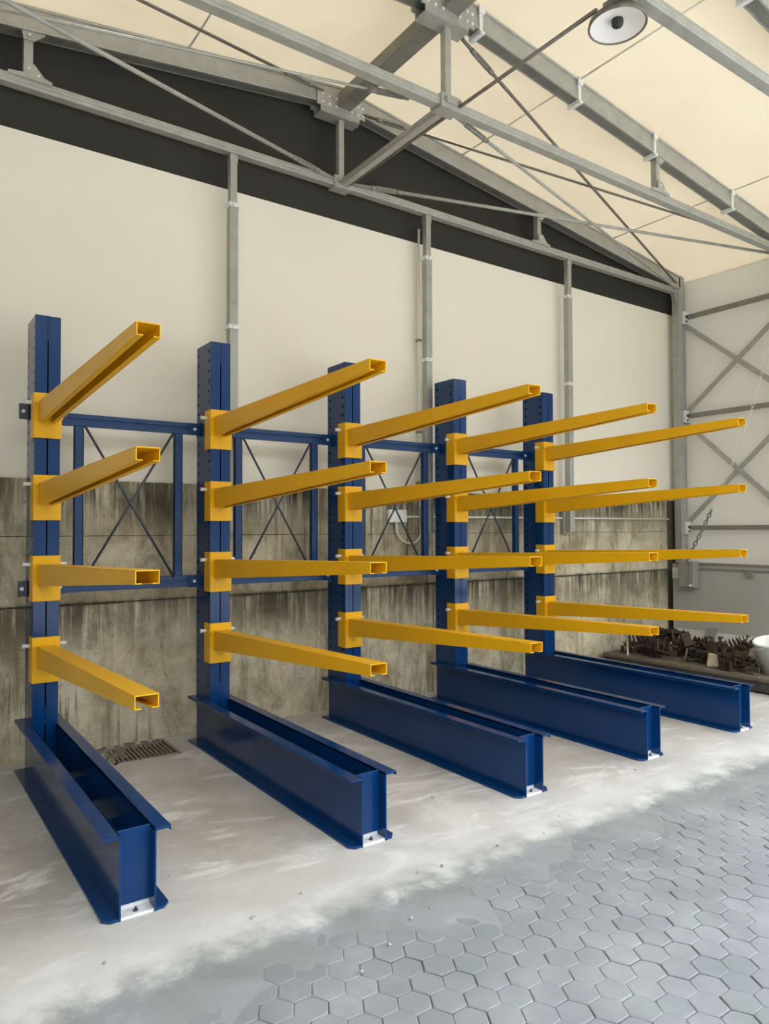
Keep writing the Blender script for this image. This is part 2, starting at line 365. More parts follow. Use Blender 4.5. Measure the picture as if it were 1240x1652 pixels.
# ---------------------------------------------------------------- trusses
def make_truss():
    r = empty('roof_truss')
    rb = lambda x: 5.40 - .13 * abs(x - XR)
    for s_ in (-1, 1):
        xe = XR + s_ * 5.20
        mb = MB(); pts = []
        for x in (XR, xe): pts.append((x, rb(x)))
        (xa, za), (xb, zb) = pts; w2 = .045; H = .18
        mb.hexa([(xa, -w2, za), (xb, -w2, zb), (xb, w2, zb), (xa, w2, za), (xa, -w2, za + H), (xb, -w2, zb + H), (xb, w2, zb + H), (xa, w2, za + H)])
        for zz in (.0, .155):   # keder lips
            mb.hexa([(xa, -w2 - .012, za + zz), (xb, -w2 - .012, zb + zz), (xb, w2 + .012, zb + zz), (xa, w2 + .012, za + zz), (xa, -w2 - .012, za + zz + .02), (xb, -w2 - .012, zb + zz + .02), (xb, w2 + .012, zb + zz + .02), (xa, w2 + .012, za + zz + .02)])
        mb.build('rafter', 'galv', r, bevel=.004)
    MB().box(XL + .02, XE - .15, -.04, .04, 4.672, 4.742).box(XL + .02, XE - .15, -.046, .046, 4.698, 4.716).build('bottom_chord', 'galv', r, bevel=.006)
    MB().box(XR - .028, XR + .028, -.028, .028, 4.74, 5.32).build('king_post', 'galv', r, bevel=.004)
    # stepped ridge plate
    pl = [(-.27, 5.455), (-.27, 5.335), (-.235, 5.335), (-.235, 5.295), (-.02, 5.295), (.14, 5.285), (.17, 5.285), (.17, 5.33), (.23, 5.33), (.23, 5.455), (0, 5.54)]
    kp = MB().prism([(XR + a, c) for a, c in pl], 1, -.065, -.052).prism([(XR + a, c) for a, c in pl], 1, .052, .065)
    kp.box(XR - .235, XR + .17, -.065, .065, 5.283, 5.297)
    kp = kp.build('ridge_plate', 'galv', r)
    for a in (-.22, -.15, -.08, .08, .15, .20):
        for c in (5.36, 5.43): MB().cyl((XR + a, -.076, c), (XR + a, -.06, c), .011, 6).build('bolt', 'zinc', kp)
    cl = MB().box(XR - .09, XR + .09, -.06, .06, 4.655, 4.76).box(XR - .05, XR + .05, -.075, .075, 4.69, 4.73)
    for s_ in (-1, 1): cl.cyl((XR + s_ * .06, -.1, 4.71), (XR + s_ * .06, .1, 4.71), .012, 8)
    cl.build('centre_clamp', 'galv', r, bevel=.004)
    for s_ in (-1, 1):
        x = XR + s_ * 2.555; zt = rb(x)
        st = MB().box(x - .03, x + .03, -.03, .03, 4.74, zt + .01).build('strut', 'galv', r, bevel=.004)
        q = -s_
        MB().prism([(x - .045, zt + .03), (x - .045, zt - .01), (x - .034, zt - .06), (x + .034, zt - .06), (x + .10, zt - .0), (x + .11, zt + .03)], 1, -.042, -.030).build('gusset_plate', 'galv', st)
        MB().prism([(x - .13, 4.73), (x + .15, 4.73), (x + .15, 4.752), (x + .10, 4.765), (x + .034, 4.84), (x - .034, 4.84), (x - .034, 4.765), (x - .13, 4.752)], 1, -.052, -.042).build('gusset_plate', 'galv', st)
        for a, c in ((0, 4.80), (.06, 4.765), (.0, zt - .03)): MB().cyl((x + a, -.06, c), (x + a, -.045, c), .009, 6).build('bolt', 'zinc', st)
        # eave haunch
        xe = XR + s_ * 5.20
        MB().prism([(xe - s_ * .12, 4.70), (xe - s_ * .05, 4.70), (xe + s_ * .02, 4.34), (xe - s_ * .0, 4.34)], 1, -.03, .03).build('haunch_brace', 'galv', r)
    return r
tr0 = make_truss(); labs = ['grey roof truss against the charcoal gable', 'grey roof truss second from the gable, ridge plate at the top edge', 'grey roof truss above the round lamp, third from the gable', 'grey roof truss fourth from the gable, overhead', 'grey roof truss fifth from the gable, above the camera']
trs = []
for i, y in enumerate(TY):
    o = tr0 if i == 0 else dup(tr0); o.location = (0, y, 0); tag(o, labs[i], 'roof truss', 'roof trusses'); trs.append(o)
    if i == 0: continue
    for x in (XR + 1.42, XR + 2.47, XR + 3.79, XR - 1.42, XR - 2.47, XR - 3.79, XR + .30):
        z = 5.40 - .13 * abs(x - XR)
        MB().box(x - .016, x + .016, -.062, .062, z - .014, z + .192).box(x - .028, x + .028, -.075, -.06, z + .12, z + .19).box(x - .012, x + .03, -.07, .07, z - .03, z - .01).build('purlin_clip', 'zinc', o, bevel=.003)

def simple(name, mb, m_, label, cat, group=None, bevel=0):
    return tag(mb.build(name, m_, None, bevel), label, cat, group)
# members along Y
def between(a, b, n, f):
    for i in range(n): f(i)
bay = ['between the gable truss and the second truss', 'between the second and third trusses', 'between the third and fourth trusses', 'between the fourth and fifth trusses']
for i in range(4):
    ya, yb = TY[i] - .048, TY[i + 1] + .048
    simple('ridge_purlin', MB().box(XR - .055, XR + .055, yb - .0, ya, 5.385, 5.50).box(XR - .075, XR + .075, yb, ya, 5.372, 5.3845), 'galv_dark', 'deep grey ridge purlin ' + bay[i], 'roof beam', 'ridge purlins', .004)
    if i < 1: simple('chord_purlin', MB().bar((XR + .0, TY[i] - .06, 4.70), (XR + .0, TY[i + 1] + .06, 4.70), .06, .06).bar((XR, TY[i] - .06, 4.70), (XR, TY[i + 1] + .06, 4.70), .072, .014), 'galv', 'square grey beam joining the two king post feet', 'roof beam', None, .004)
    for x, nm in ((XR + 1.42, 'first right'), (XR + 3.79, 'second right'), (XR - 1.42, 'first left'), (XR - 3.79, 'second left')):
        simple('roof_purlin', MB().cyl((x, ya, roof_z(x) - .035), (x, yb, roof_z(x) - .035), .008, 8), 'pvc', 'thin pale roof tube, %s of ridge, %s' % (nm, bay[i]), 'roof tube', 'thin roof purlins')
# eave posts, both sides
for i, y in enumerate(TY):
    for x, side in ((7.79, 'right'), (XL + .04, 'left')):
        if side == 'right' and y < YR: continue
        r = empty('eave_post', (x, y, 0))
        MB().box(-.075, .055, -.045, .045, 0.012, 4.92).box(-.085, -.07, -.052, .052, .012, 4.85).box(.03, .06, -.055, -.045, .3, 4.8).build('post', 'galv', r, bevel=.005)
        MB().box(-.12, .10, -.075, .075, 0, .012).build('base_plate', 'galv', r)
        for z in (4.37, 3.07, 1.62):
            k = MB().box(-.02, .075, -.085, -.045, z - .09, z + .07).build('bracket', 'zinc', r, bevel=.004)
            MB().cyl((.02, -.1, z), (.02, -.08, z), .02, 8).cyl((.02, -.1, z - .06), (.02, -.08, z - .06), .014, 6).build('bolt', 'dark_bolt', k)
        lab = ['in the back corner by the gable', 'under the second truss', 'under the third truss', 'under the fourth truss', 'under the fifth truss'][i]
        tag(r, 'grey %s side post %s' % (side, lab), 'post', 'side posts')
# gable posts
for x, lab, z0 in ((1.525, 'leftmost gable post, rising behind the second blue upright', 1.60), (3.552, 'middle gable post beside the thin white conduit', 1.60), (5.605, 'rightmost gable post, rising behind the fifth blue upright', 1.60)):
    r = empty('gable_post', (x, .40, 0))
    MB().box(-.03, .03, -.03, .03, 4.18, 4.672).box(-.034, .034, -.034, .034, 4.60, 4.66).build('upper_tube', 'galv', r, bevel=.004)
    MB().box(-.036, .036, -.036, .036, z0, 4.26).build('lower_tube', 'galv', r, bevel=.004)
    for z in (4.25, 3.25): MB().box(-.046, .046, -.046, .046, z - .02, z + .015).cyl((-.01, -.062, z), (-.01, -.04, z), .012, 6).build('collar', 'zinc', r, bevel=.003)
    MB().box(-.06, .06, .036, .082, z0 - .06, z0 + .22).box(-.05, .05, -.04, .06, z0 - .03, z0 + .0).build('foot_bracket', 'galv', r, bevel=.004)
    tag(r, 'square grey ' + lab, 'post', 'gable posts')
# bracing cables of the first bay
def cable(a, b, label, r_=.011, buckle=True, m_='cable'):
    a, b = Vector(a), Vector(b); d = (b - a).normalized(); o = MB().cyl(a, b, r_, 8)
    o = simple('brace_cable', o, m_, label, 'cable', 'wind brace cables')
    if buckle:
        q = a + d * .28
        t_ = MB().bar(q, q + d * .2, .012, .045).bar(q, q + d * .2, .045, .012).cyl(q - d * .05, q - d * .0, .02, 8).cyl(q + d * .2, q + d * .26, .02, 8)
        t_.build('turnbuckle', 'galv_dark', o)
y0, y1 = TY[0] - .03, TY[1] + .03
cable((XR + .05, y0, 4.72), (7.72, y1, 4.72), 'cable from the gable chord centre towards the far right eave', .016, True, 'galv')
cable((XR - .05, y0, 4.72), (XL + .08, y1, 4.72), 'cable from the gable chord centre towards the upper left', .016, True, 'galv')
cable((XR + .05, y1, 4.70), (7.72, y0, 4.72), 'cable from the second king post foot down to the back right corner', .013, True, 'galv')
cable((XR - .05, y1, 4.72), (XL + .08, y0, 4.74), 'cable from the second king post foot over to the left eave', .010, True, 'galv')
cable((XR + .12, y1, 5.33), (7.70, y0, 4.80), 'dark cable from the second ridge plate down to the back right corner', .013)
cable((XR + .12, y0, 5.40), (7.70, y1, 4.80), 'dark cable from the gable ridge plate to the second truss right eave', .012)
cable((XR - .12, y0, 5.48), (XL + .10, y1, 4.82), 'dark cable crossing the top left of the roof', .012)
# side wall rails and crosses, right side
XS = 7.85
for i in range(2):
    ya, yb = TY[i] - .05, TY[i + 1] + .05; bl = ['in the back corner bay', 'in the second bay'][i]
    for z, nm in ((4.37, 'top'), (3.07, 'middle'), (1.61, 'lower')):
        simple('side_rail', MB().bar((XS, ya, z), (XS, yb, z), .04, .06).bar((XS, ya, z), (XS, yb, z), .046, .012), 'galv_dark', '%s grey horizontal rail of the right side wall %s' % (nm, bl), 'rail', 'side wall rails', .003)
    for za, zb, nm in ((4.27, 3.12, 'upper'), (2.98, 1.68, 'lower')):
        simple('cross_brace', MB().bar((XS - .012, ya, za), (XS - .012, yb, zb), .06, .012, (1, 0, 0)), 'galv', 'falling flat brace, %s cross of the right wall %s' % (nm, bl), 'brace', 'side wall braces')
        simple('cross_brace', MB().bar((XS + .006, ya, zb), (XS + .006, yb, za), .06, .012, (1, 0, 0)), 'galv', 'rising flat brace, %s cross of the right wall %s' % (nm, bl), 'brace', 'side wall braces')
# grey skirting sheet and plinth low on the right wall
sk = empty('skirting_panel', (7.57, 0, 0))
MB().box(0, .02, YR, .40, .32, 1.15).build('sheet', 'skirt', sk, bevel=.003)
MB().box(-.02, .025, YR, .35, 1.15, 1.175).box(-.012, .02, YR, .10, 1.085, 1.11).build('top_rail', 'galv_dark', sk)
MB().hexa([(-.12, YR, 0), (.02, YR, 0), (.02, .42, 0), (-.12, .42, 0), (0, YR, .33), (.02, YR, .33), (.02, .37, .33), (0, .37, .33)]).build('sloping_foot', 'plinth', sk)
MB().box(-.025, 0, .30, .39, .96, 1.10).cyl((-.035, .345, 1.02), (-.02, .345, 1.02), .012, 8).build('corner_bracket', 'zinc', sk, bevel=.003)
MB().box(-.05, 0, -.66, -.58, 1.03, 1.09).build('rail_hook', 'galv_dark', sk, bevel=.004)
tag(sk, 'grey sheet metal skirting along the right wall behind the scrap', 'wall panel')
o = simple('paper_tag', MB().hexa([(7.525, -.19, .235), (7.53, -.19, .235), (7.53, -.06, .235), (7.525, -.06, .235), (7.55, -.235, .385), (7.555, -.235, .385), (7.555, -.085, .385), (7.55, -.085, .385)]), 'paper', 'small grey paper tag leaning on the skirting above the scrap', 'tag')
o.location.x = -.03
# box hung by the corner
r = empty('control_box', (7.43, 0, 0))
MB().box(0, .12, .02, .235, .86, 1.19).build('case', 'box_grey', r, bevel=.012)
MB().box(-.006, .0, .035, .22, .875, 1.175).build('cover', 'box_grey', r, bevel=.003)
MB().tube([(-.012, .07, 1.19), (-.02, .06, 1.08), (-.02, .075, .95), (-.012, .065, .90)], .007, 8).build('cord', 'galv_dark', r)
MB().cyl((-.02, .06, .895), (-.005, .06, .895), .018, 10).build('knob', 'zinc', r)
MB().box(.12, .14, .06, .2, .9, 1.15).build('mount', 'galv_dark', r)
tag(r, 'grey metal box hung on the skirting in the back right corner', 'box')
# chain
top = Vector((7.72, -.93, 4.34)); bot = Vector((7.40, .09, 1.20)); mb = MB(); nL = 74
def link(mb, c, d, side, L, r_):
    pts = []
    for k in range(10):
        a = 2 * math.pi * k / 10; pts.append(c + d * math.cos(a) * L * .62 + side * math.sin(a) * L * .36)
    mb.tube(pts, r_, 5, closed=True)
mb2 = MB()
for k in range(nL):
    s_ = k / (nL - 1); c = top.lerp(bot, s_) + Vector((0, -.16 * math.sin(math.pi * s_), 0)); d = (bot - top).normalized()
    side = d.orthogonal().normalized(); side = side if k % 2 else d.cross(side)
    big = s_ > .80; link(mb2 if big else mb, c, d, side, .044 if not big else .052, .003 if not big else .0085)
ch = empty('hanging_chain', bot)
o = mb.build('fine_chain', 'zinc', ch); o.location = -bot
o = mb2.build('heavy_chain', 'galv_dark', ch); o.location = -bot
tag(ch, 'long chain hanging at a slant down to the grey corner box', 'chain')
# lamp and its tube
simple('lamp_tube', MB().cyl((2.615, .33, 4.695), (2.652, -2.36, 4.695), .013, 8), 'cable', 'thin dark tube running from the gable chord to the round lamp', 'tube')
lp = empty('round_lamp', (2.755, -2.43, 4.60))
MB().lathe([(.0, .10), (.06, .10), (.10, .05), (.165, .03), (.172, .0), (.166, -.006), (.158, .0), (.158, .004)], n=40).build('housing', 'cable', lp)
MB().lathe([(.158, .002), (.13, .012), (.085, .026), (.045, .036), (.0, .036)], n=40).build('reflector', 'reflector', lp)
MB().lathe([(.0, -.004), (.028, -.002), (.034, .01), (.034, .04)], n=24).build('lamp_core', 'black', lp)
MB().cyl((0, 0, .08), (-.05, -.06, .14), .014, 8).box(-.11, .02, -.13, .02, .06, .10).build('hanger', 'galv_dark', lp)
tag(lp, 'round white disc lamp with black centre under the roof', 'lamp')
# electrics on the back wall
simple('wall_conduit', MB().cyl((3.33, .466, 1.722), (7.60, .466, 1.722), .011, 8), 'pvc', 'thin white horizontal conduit across the top of the concrete', 'conduit')
r = empty('vertical_conduit', (3.50, .462, 0))
MB().cyl((0, 0, 1.66), (0, 0, 4.55), .012, 8).build('pipe', 'pvc', r)
for z in (3.45, 2.55, 2.05): MB().box(-.022, .022, -.018, .03, z - .012, z + .012).build('clip', 'galv_dark', r)
tag(r, 'thin white vertical conduit left of the middle gable post', 'conduit')
r = empty('junction_box', (3.11, .44, 1.665))
MB().box(0, .22, 0, .042, 0, .122).build('case', 'pvc', r, bevel=.006)
MB().box(.008, .212, -.006, 0, .008, .114).build('lid', 'pvc', r, bevel=.003)
tag(r, 'white junction box on the concrete by the looped hose', 'box')
pts = [Vector((3.50 - .02 * 0, .462, 1.68))]
for k in range(17):
    a = math.radians(0 - k * 180 / 16); pts.append(Vector((3.352 + .145 * math.cos(a), .45 - .03 * math.sin(k / 16 * math.pi), 1.60 + .135 * math.sin(a))))
pts.append(Vector((3.207, .455, 1.67)))
simple('looped_hose', MB().tube(pts, .011, 8), 'hose', 'beige hose looping from the conduit up to the junction box', 'hose')

# ---------------------------------------------------------------- cantilever rack
CW, CD, CH = .1528, .2797, 3.0
def channel(side):
    """one perforated column half; side 0 = left (web outside at x=0)"""
    mb = MB(); T = .006; xw = .0 if side == 0 else CW; s_ = 1 if side == 0 else -1
    xi = xw + s_ * .072; z0 = .345
    # outer web with two rows of round holes
    ysn = [0, .012, .068, .212, .268, CD]
    cells = int((CH - .06 - z0) / .075); zt = CH - .03; zb = zt - cells * .075
    def quad(y0_, y1_, za, zb_): mb.add([(xw, y0_, za), (xw, y1_, za), (xw, y1_, zb_), (xw, y0_, zb_)], [(0, 1, 2, 3)])
    for k in (0, 2, 4): quad(ysn[k], ysn[k + 1], z0, CH)
    for ya, yb in ((.012, .068), (.212, .268)):
        quad(ya, yb, z0, zb); quad(ya, yb, zt, CH)
        for i in range(cells):
            c0, c1 = zb + i * .075, zb + (i + 1) * .075; cy, cz = (ya + yb) / 2, (c0 + c1) / 2; nn = 12; rr = .012
            outer = []
            for k in range(nn):
                a = 2 * math.pi * k / nn + math.pi / 4; ca, sa = math.cos(a), math.sin(a); m_ = max(abs(ca), abs(sa))
                outer.append((xw, cy + ca / m_ * (yb - ya) / 2, cz + sa / m_ * .0375))
            inner = [(xw, cy + rr * math.cos(2 * math.pi * k / nn + math.pi / 4), cz + rr * math.sin(2 * math.pi * k / nn + math.pi / 4)) for k in range(nn)]
            back = [(xw + s_ * T, p_[1], p_[2]) for p_ in inner]
            mb.add(outer + inner + back, [(k, (k + 1) % nn, nn + (k + 1) % nn, nn + k) for k in range(nn)] + [(nn + k, nn + (k + 1) % nn, 2 * nn + (k + 1) % nn, 2 * nn + k) for k in range(nn)])
    x0, x1 = sorted((xw, xi))
    mb.box(x0, x1, 0, T, z0, CH).box(x0, x1, CD - T, CD, z0, CH)
    xa, xb = sorted((xi - s_ * T, xi)); mb.box(xa, xb, T, .05, z0, CH).box(xa, xb, CD - .05, CD - T, z0, CH)
    # shallow stiffening rib down the front
    c = (x0 + x1) / 2 + s_ * .012; mb.box(c - .004, c + .004, -.0012, .001, z0, CH)
    # narrower foot between the base channels
    a, b_ = sorted((xw + s_ * .010, xi)); mb.box(a, b_, .004, CD - .004, .012, z0)
    return mb
def make_upright():
    r = empty('rack_upright')
    for sd_ in (0, 1): channel(sd_).build('column_channel', 'blue', r)
    MB().box(.070, CW - .070, .0, .006, 2.84, CH).box(.070, CW - .070, .0, .006, .345, .47).box(.004, CW - .004, .004, CD - .004, CH - .004, CH + .002).build('closing_plate', 'blue', r)
    yb, yf, HB, FL, T = .271, -2.0225, .345, .063, .008
    for sd_ in (0, 1):
        mb = MB(); xw = 0 if sd_ == 0 else CW; s_ = -1 if sd_ == 0 else 1; xi = xw - s_ * T
        x0, x1 = sorted((xw, xi)); mb.box(x0, x1, yf, yb, 0.0, HB)
        xo = xw + s_ * FL
        # flanges with clipped front corners
        mb.prism([(xi, yf + .004), (xo - s_ * .028, yf + .004), (xo, yf + .035), (xo, yb + .01), (xi, yb + .01)], 2, 0, .013)
        mb.prism([(xi, yf + .0), (xo, yf + .0), (xo, yb + .01), (xi, yb + .01)], 2, HB - .011, HB)
        x0, x1 = sorted((xo, xo - s_ * .005)); mb.box(x0, x1, yf + .0, yb + .01, HB - .022, HB - .005)
        # stiffener by the column
        x0, x1 = sorted((xw, xo)); mb.box(x0, x1 - 0, .0, .008, .013, HB - .011) if 0 else None
        mb.build('base_channel', 'blue', r, bevel=.002)
    yp = yf + .062
    MB().box(T - .001, CW - T + .001, yp, yp + .008, .034, HB).build('end_plate', 'blue', r, bevel=.002)
    for ys_ in (-.62, -1.35): MB().box(T, CW - T, ys_, ys_ + .01, .02, .17).build('spacer_plate', 'blue', r)
    fp = MB().box(T, CW - T, yf + .006, yf + .16, 0, .012).box(T, CW - T, yp + .012, yp + .018, .01, .045).build('floor_plate', 'white_pad', r, label='white primed floor plate')
    MB().cyl((CW / 2, yf + .032, .010), (CW / 2, yf + .032, .018), .011, 6).cyl((CW / 2, yf + .032, .02), (CW / 2, yf + .032, .03), .0045, 8).build('anchor_bolt', 'dark_bolt', fp)
    am = bm_ = pn = None
    for k, zt in enumerate((2.492, 1.960, 1.438, .915)):
        if am is None:
            # all local to the bracket top (z = 0)
            mb = MB(); y0_, y1_ = -.014, -2.014; t_ = .005; wd = .104; xa, xb = .022, .060
            def sec(f0, f1, a, c_):   # a strip between section points along the arm; f = (x offset, z root, z tip)
                pass
            zr0, zr1, zt0, zt1 = -.055, -.195, -.006, -.066
            def solid(xo0, xo1, r0, r1, q0, q1):
                mb.hexa([(xb + xo0, y1_, q0), (xb + xo1, y1_, q0), (xa + xo1, y0_, r0), (xa + xo0, y0_, r0), (xb + xo0, y1_, q1), (xb + xo1, y1_, q1), (xa + xo1, y0_, r1), (xa + xo0, y0_, r1)])
            solid(0, wd, zr0 - t_, zr0, zt0 - t_, zt0)
            solid(0, t_, zr1, zr0 - t_, zt1, zt0 - t_); solid(wd - t_, wd, zr1, zr0 - t_, zt1, zt0 - t_)
            solid(t_, .030, zr1, zr1 + t_, zt1, zt1 + t_); solid(wd - .030, wd - t_, zr1, zr1 + t_, zt1, zt1 + t_)
            a = mb.build('arm', 'yellow', r, bevel=.0015); am = a.data
            mb = MB().box(-.007, CW + .007, -.014, -.002, -.293, 0).box(-.007, -.0015, -.002, .105, -.293, 0).box(CW + .0015, CW + .007, -.002, .105, -.293, 0)
            b_ = mb.build('bracket', 'yellow', a, bevel=.002); bm_ = b_.data
            pv_ = MB().cyl((-.050, .055, -.058), (-.006, .055, -.058), .0125, 12).cyl((-.054, .055, -.058), (-.048, .055, -.058), .015, 12).build('pin', 'zinc', a)
            pw = MB().cyl((CW + .006, .045, -.055), (CW + .055, .045, -.055), .011, 12).build('pin', 'zinc', a)
            py = MB().cyl((.008, -.030, -.066), (.008, -.012, -.066), .010, 6).build('stud', 'yellow', a)
            a.location.z = zt; a0 = a
        else:
            c = dup(a0, r); c.location.z = zt
    return r
up0 = make_upright()
UX = [0, 1.1861, 2.3535, 3.5433, 4.7371]
UL = ['blue rack upright with four yellow arms, leftmost of the five', 'blue rack upright with four yellow arms, second from the left', 'blue rack upright with four yellow arms, middle one of the five', 'blue rack upright with four yellow arms, second from the right', 'blue rack upright with four yellow arms, farthest right, by the scrap']
for i, x in enumerate(UX):
    o = up0 if i == 0 else dup(up0); o.location = (x, 0, 0); tag(o, UL[i], 'rack upright', 'cantilever rack uprights')
# brace frames between the uprights
BL = ['first and second', 'second and third', 'third and fourth', 'fourth and fifth']
for i in range(4):
    xa, xb = UX[i] + CW, UX[i + 1]; mid = (xa + xb) / 2; r = empty('rack_bracing', (mid, .235, 0)); h = (xb - xa) / 2
    for z, nm in ((2.365, 'rail'), (1.215, 'rail')):
        MB().box(-h + .002, h - .002, -.02, .02, z + .012, z + .045).box(-h + .002, h - .002, -.02, .02, z - .04, z - .005).box(-h + .002, h - .002, -.008, .016, z - .01, z + .02).build('rail', 'blue_dark', r, bevel=.003)
    for s_ in (-1, 1):
        x = s_ * (h - .165); MB().box(x - .031, x + .031, -.016, -.011, 1.25, 2.33).box(x - .031, x - .026, -.016, .02, 1.25, 2.33).box(x + .026, x + .031, -.016, .02, 1.25, 2.33).build('stile', 'blue_dark', r)
        for z in (2.365, 1.215):
            k = MB().box(s_ * (h - .005) - .004, s_ * (h - .005) + .004, -.03, .03, z - .055, z + .055).box(s_ * (h - .05) - .04, s_ * (h - .05) + .04, -.026, -.021, z - .045, z + .045).build('end_bracket', 'blue_dark', r)
            MB().cyl((s_ * (h - .045), -.036, z), (s_ * (h - .045), -.025, z), .012, 6).build('bolt', 'zinc', k)
    hx = h - .20
    MB().cyl((-hx, -.022, 2.33), (hx, -.022, 1.25), .009, 8).build('brace_rod', 'dark_bolt', r)
    MB().cyl((hx, -.008, 2.33), (-hx, -.008, 1.25), .009, 8).build('brace_rod', 'dark_bolt', r)
    tag(r, 'blue cross braced frame between the %s uprights' % BL[i], 'brace frame', 'brace frames')
# open end brackets on the left of the first column
for z, lab in ((2.395, 'upper small dark end bracket left of the first upright'), (1.215, 'lower small dark end bracket left of the first upright')):
    r = empty('end_bracket', (-.03, .24, z))
    MB().box(-.032, .028, -.035, -.029, -.052, .052).box(.022, .028, -.035, .03, -.052, .052).build('plate', 'dark_bolt', r, bevel=.003)
    MB().cyl((-.006, -.045, 0), (-.006, -.035, 0), .013, 6).build('bolt', 'zinc', r)
    tag(r, lab, 'bracket')

# ---------------------------------------------------------------- drain grate
r = empty('drain_grate', ((DX0 + DX1) / 2, (DY0 + DY1) / 2, 0)); hx, hy = (DX1 - DX0) / 2, (DY1 - DY0) / 2
MB().box(-hx, hx, -hy, -hy + .02, -.02, .006).box(-hx, hx, hy - .02, hy, -.02, .006).box(-hx, -hx + .02, -hy, hy, -.02, .006).box(hx - .02, hx, -hy, hy, -.02, .012).build('grate_frame', 'grate', r)
for k in range(13):
    x = -hx + .045 + k * (2 * hx - .08) / 12.5
    if 2 * hx - .08 > 0: MB().bar((x, -hy + .02, -.006), (x + .012, hy - .02, -.006), .009, .02).build('bar', 'grate', r)
tag(r, 'rusty drain grate by the concrete wall between first two uprights', 'grate')
mb = MB()
mb.box(DX0 + .002, DX1 - .002, DY0 + .002, DY1 - .002, -.06, -.045)
for k in range(90):
    x, y = random.uniform(DX0 - .02, DX1 - .05), random.uniform(DY0 + .1, DY1 + .05); q = random.uniform(.008, .024)
    if y > DY1 - .07 or x < DX0 + .12: mb.bar((x - q, y, -.012 + q * .6), (x + q, y + random.uniform(-q, q), -.012 + q * random.uniform(.3, 1.1)), q * 1.3, q)
tag(mb.build('drain_debris', 'pit'), 'dirt and crumbled debris in the drain by the wall', 'debris', kind='stuff')
# grit on the floor
ico = [(0, 0, 1), (.9, 0, .3), (.28, .85, .4), (-.72, .52, .35), (-.72, -.52, .3), (.28, -.85, .4), (.3, .5, -.3), (0, -.5, -.3), (-.4, .1, -.3)]
pb = MB().add([Vector(v) for v in ico], [(0, 1, 2), (0, 2, 3), (0, 3, 4), (0, 4, 5), (0, 5, 1), (1, 6, 2), (2, 6, 3), (3, 8, 4), (4, 7, 5), (5, 7, 1), (6, 8, 3), (7, 8, 4), (1, 7, 6), (6, 7, 8)]).mesh('pebble'); pb.materials.append(M['pebble'])
spots = [(.62, -1.02), (.80, -1.42), (1.08, -.95), (1.62, -.62), (1.47, -1.15), (.30, -1.75), (.42, -1.40), (-.12, -2.28), (.02, -2.55), (.46, -2.31), (.72, -2.25), (1.25, -2.40), (1.38, -2.42), (1.75, -2.41), (2.3, -2.33), (.62, -2.88), (.98, -2.70), (1.10, -2.68), (1.33, -2.62), (.80, -2.80), (2.05, -2.44), (2.6, -2.75), (1.9, -1.7), (2.9, -1.9), (3.3, -2.1)]
for x, y in spots:
    o = bpy.data.objects.new('pebble', pb); COL.objects.link(o); q = random.uniform(.005, .011)
    o.location = (x, y, q * .28 + (.0045 if y < -2.4 else 0)); o.scale = (q * random.uniform(.8, 1.8), q, q); o.rotation_euler = (0, 0, random.uniform(0, 6))
    bay_ = 'left of the first base' if x < 0 else 'between the first and second bases' if x < 1.19 and y > -2.1 else 'beyond the second base' if y > -2.1 else 'in front of the first two bases' if x < 1.3 else 'in front of the middle bases'
    tag(o, 'small chip of cement on the %s %s' % ('slab' if y > -2.4 else 'pavers', bay_), 'pebble', 'loose chips ' + bay_)

# ---------------------------------------------------------------- platform and scrap
PX0, PX1, PY0, PY1, PZ = 6.15, 7.38, -2.7, .40, .155
r = empty('scrap_platform', (PX0, PY1, 0))
def loc(mb_, nm, m_, bev=0, lab=None):
    o = mb_.build(nm, m_, r, bev, lab); o.location = (-PX0, -PY1, 0); return o
loc(MB().box(PX0 + .02, PX0 + .06, PY0, PY1, .018, .118), 'side_rail', 'deck', .004)
loc(MB().box(PX1 - .06, PX1 - .02, PY0, PY1, .018, .118), 'side_rail', 'deck', .004)
loc(MB().box(PX0 + .06, PX1 - .06, PY0 + .02, PY0 + .06, .018, .118), 'cross_rail', 'deck')
loc(MB().box(PX0 + .06, PX1 - .06, PY1 - .06, PY1 - .02, .018, .118), 'cross_rail', 'deck')
for y in (.2, -.45, -1.1, -1.75, -2.5): loc(MB().box(PX0 + .07, PX0 + .15, y - .04, y + .04, 0, .10).box(PX1 - .15, PX1 - .07, y - .04, y + .04, 0, .10), 'foot', 'deck')
nP = 6; wP = (PX1 - PX0) / nP
for k in range(nP): loc(MB().box(PX0 + k * wP + .003, PX0 + (k + 1) * wP - .003, PY0, PY1, .118, PZ - random.uniform(0, .006)), 'plank', 'plank', .003)
tag(r, 'low dark platform carrying the scrap along the right wall', 'platform')
def shackle():
    mb = MB(); pts = [Vector((.05, 0, 0))]
    for k in range(11):
        a = math.pi * k / 10; pts.append(Vector((.05 * math.cos(a), 0, .06 + .055 * math.sin(a))))
    pts.append(Vector((-.05, 0, 0))); mb.tube(pts, .011, 8); mb.cyl((-.075, 0, .0), (.08, 0, .0), .012, 8); mb.cyl((.075, 0, 0), (.092, 0, 0), .02, 6); return mb
def coil():
    mb = MB()
    for k in range(22):
        a = k * .62; rr = .10 - .0022 * k; c = Vector((rr * math.cos(a), rr * math.sin(a), .014 + .006 * k)); d = Vector((-math.sin(a), math.cos(a), .1)).normalized()
        link(mb, c, d, Vector((0, 0, 1)) if k % 2 else d.cross(Vector((0, 0, 1))), .055, .008)
    return mb
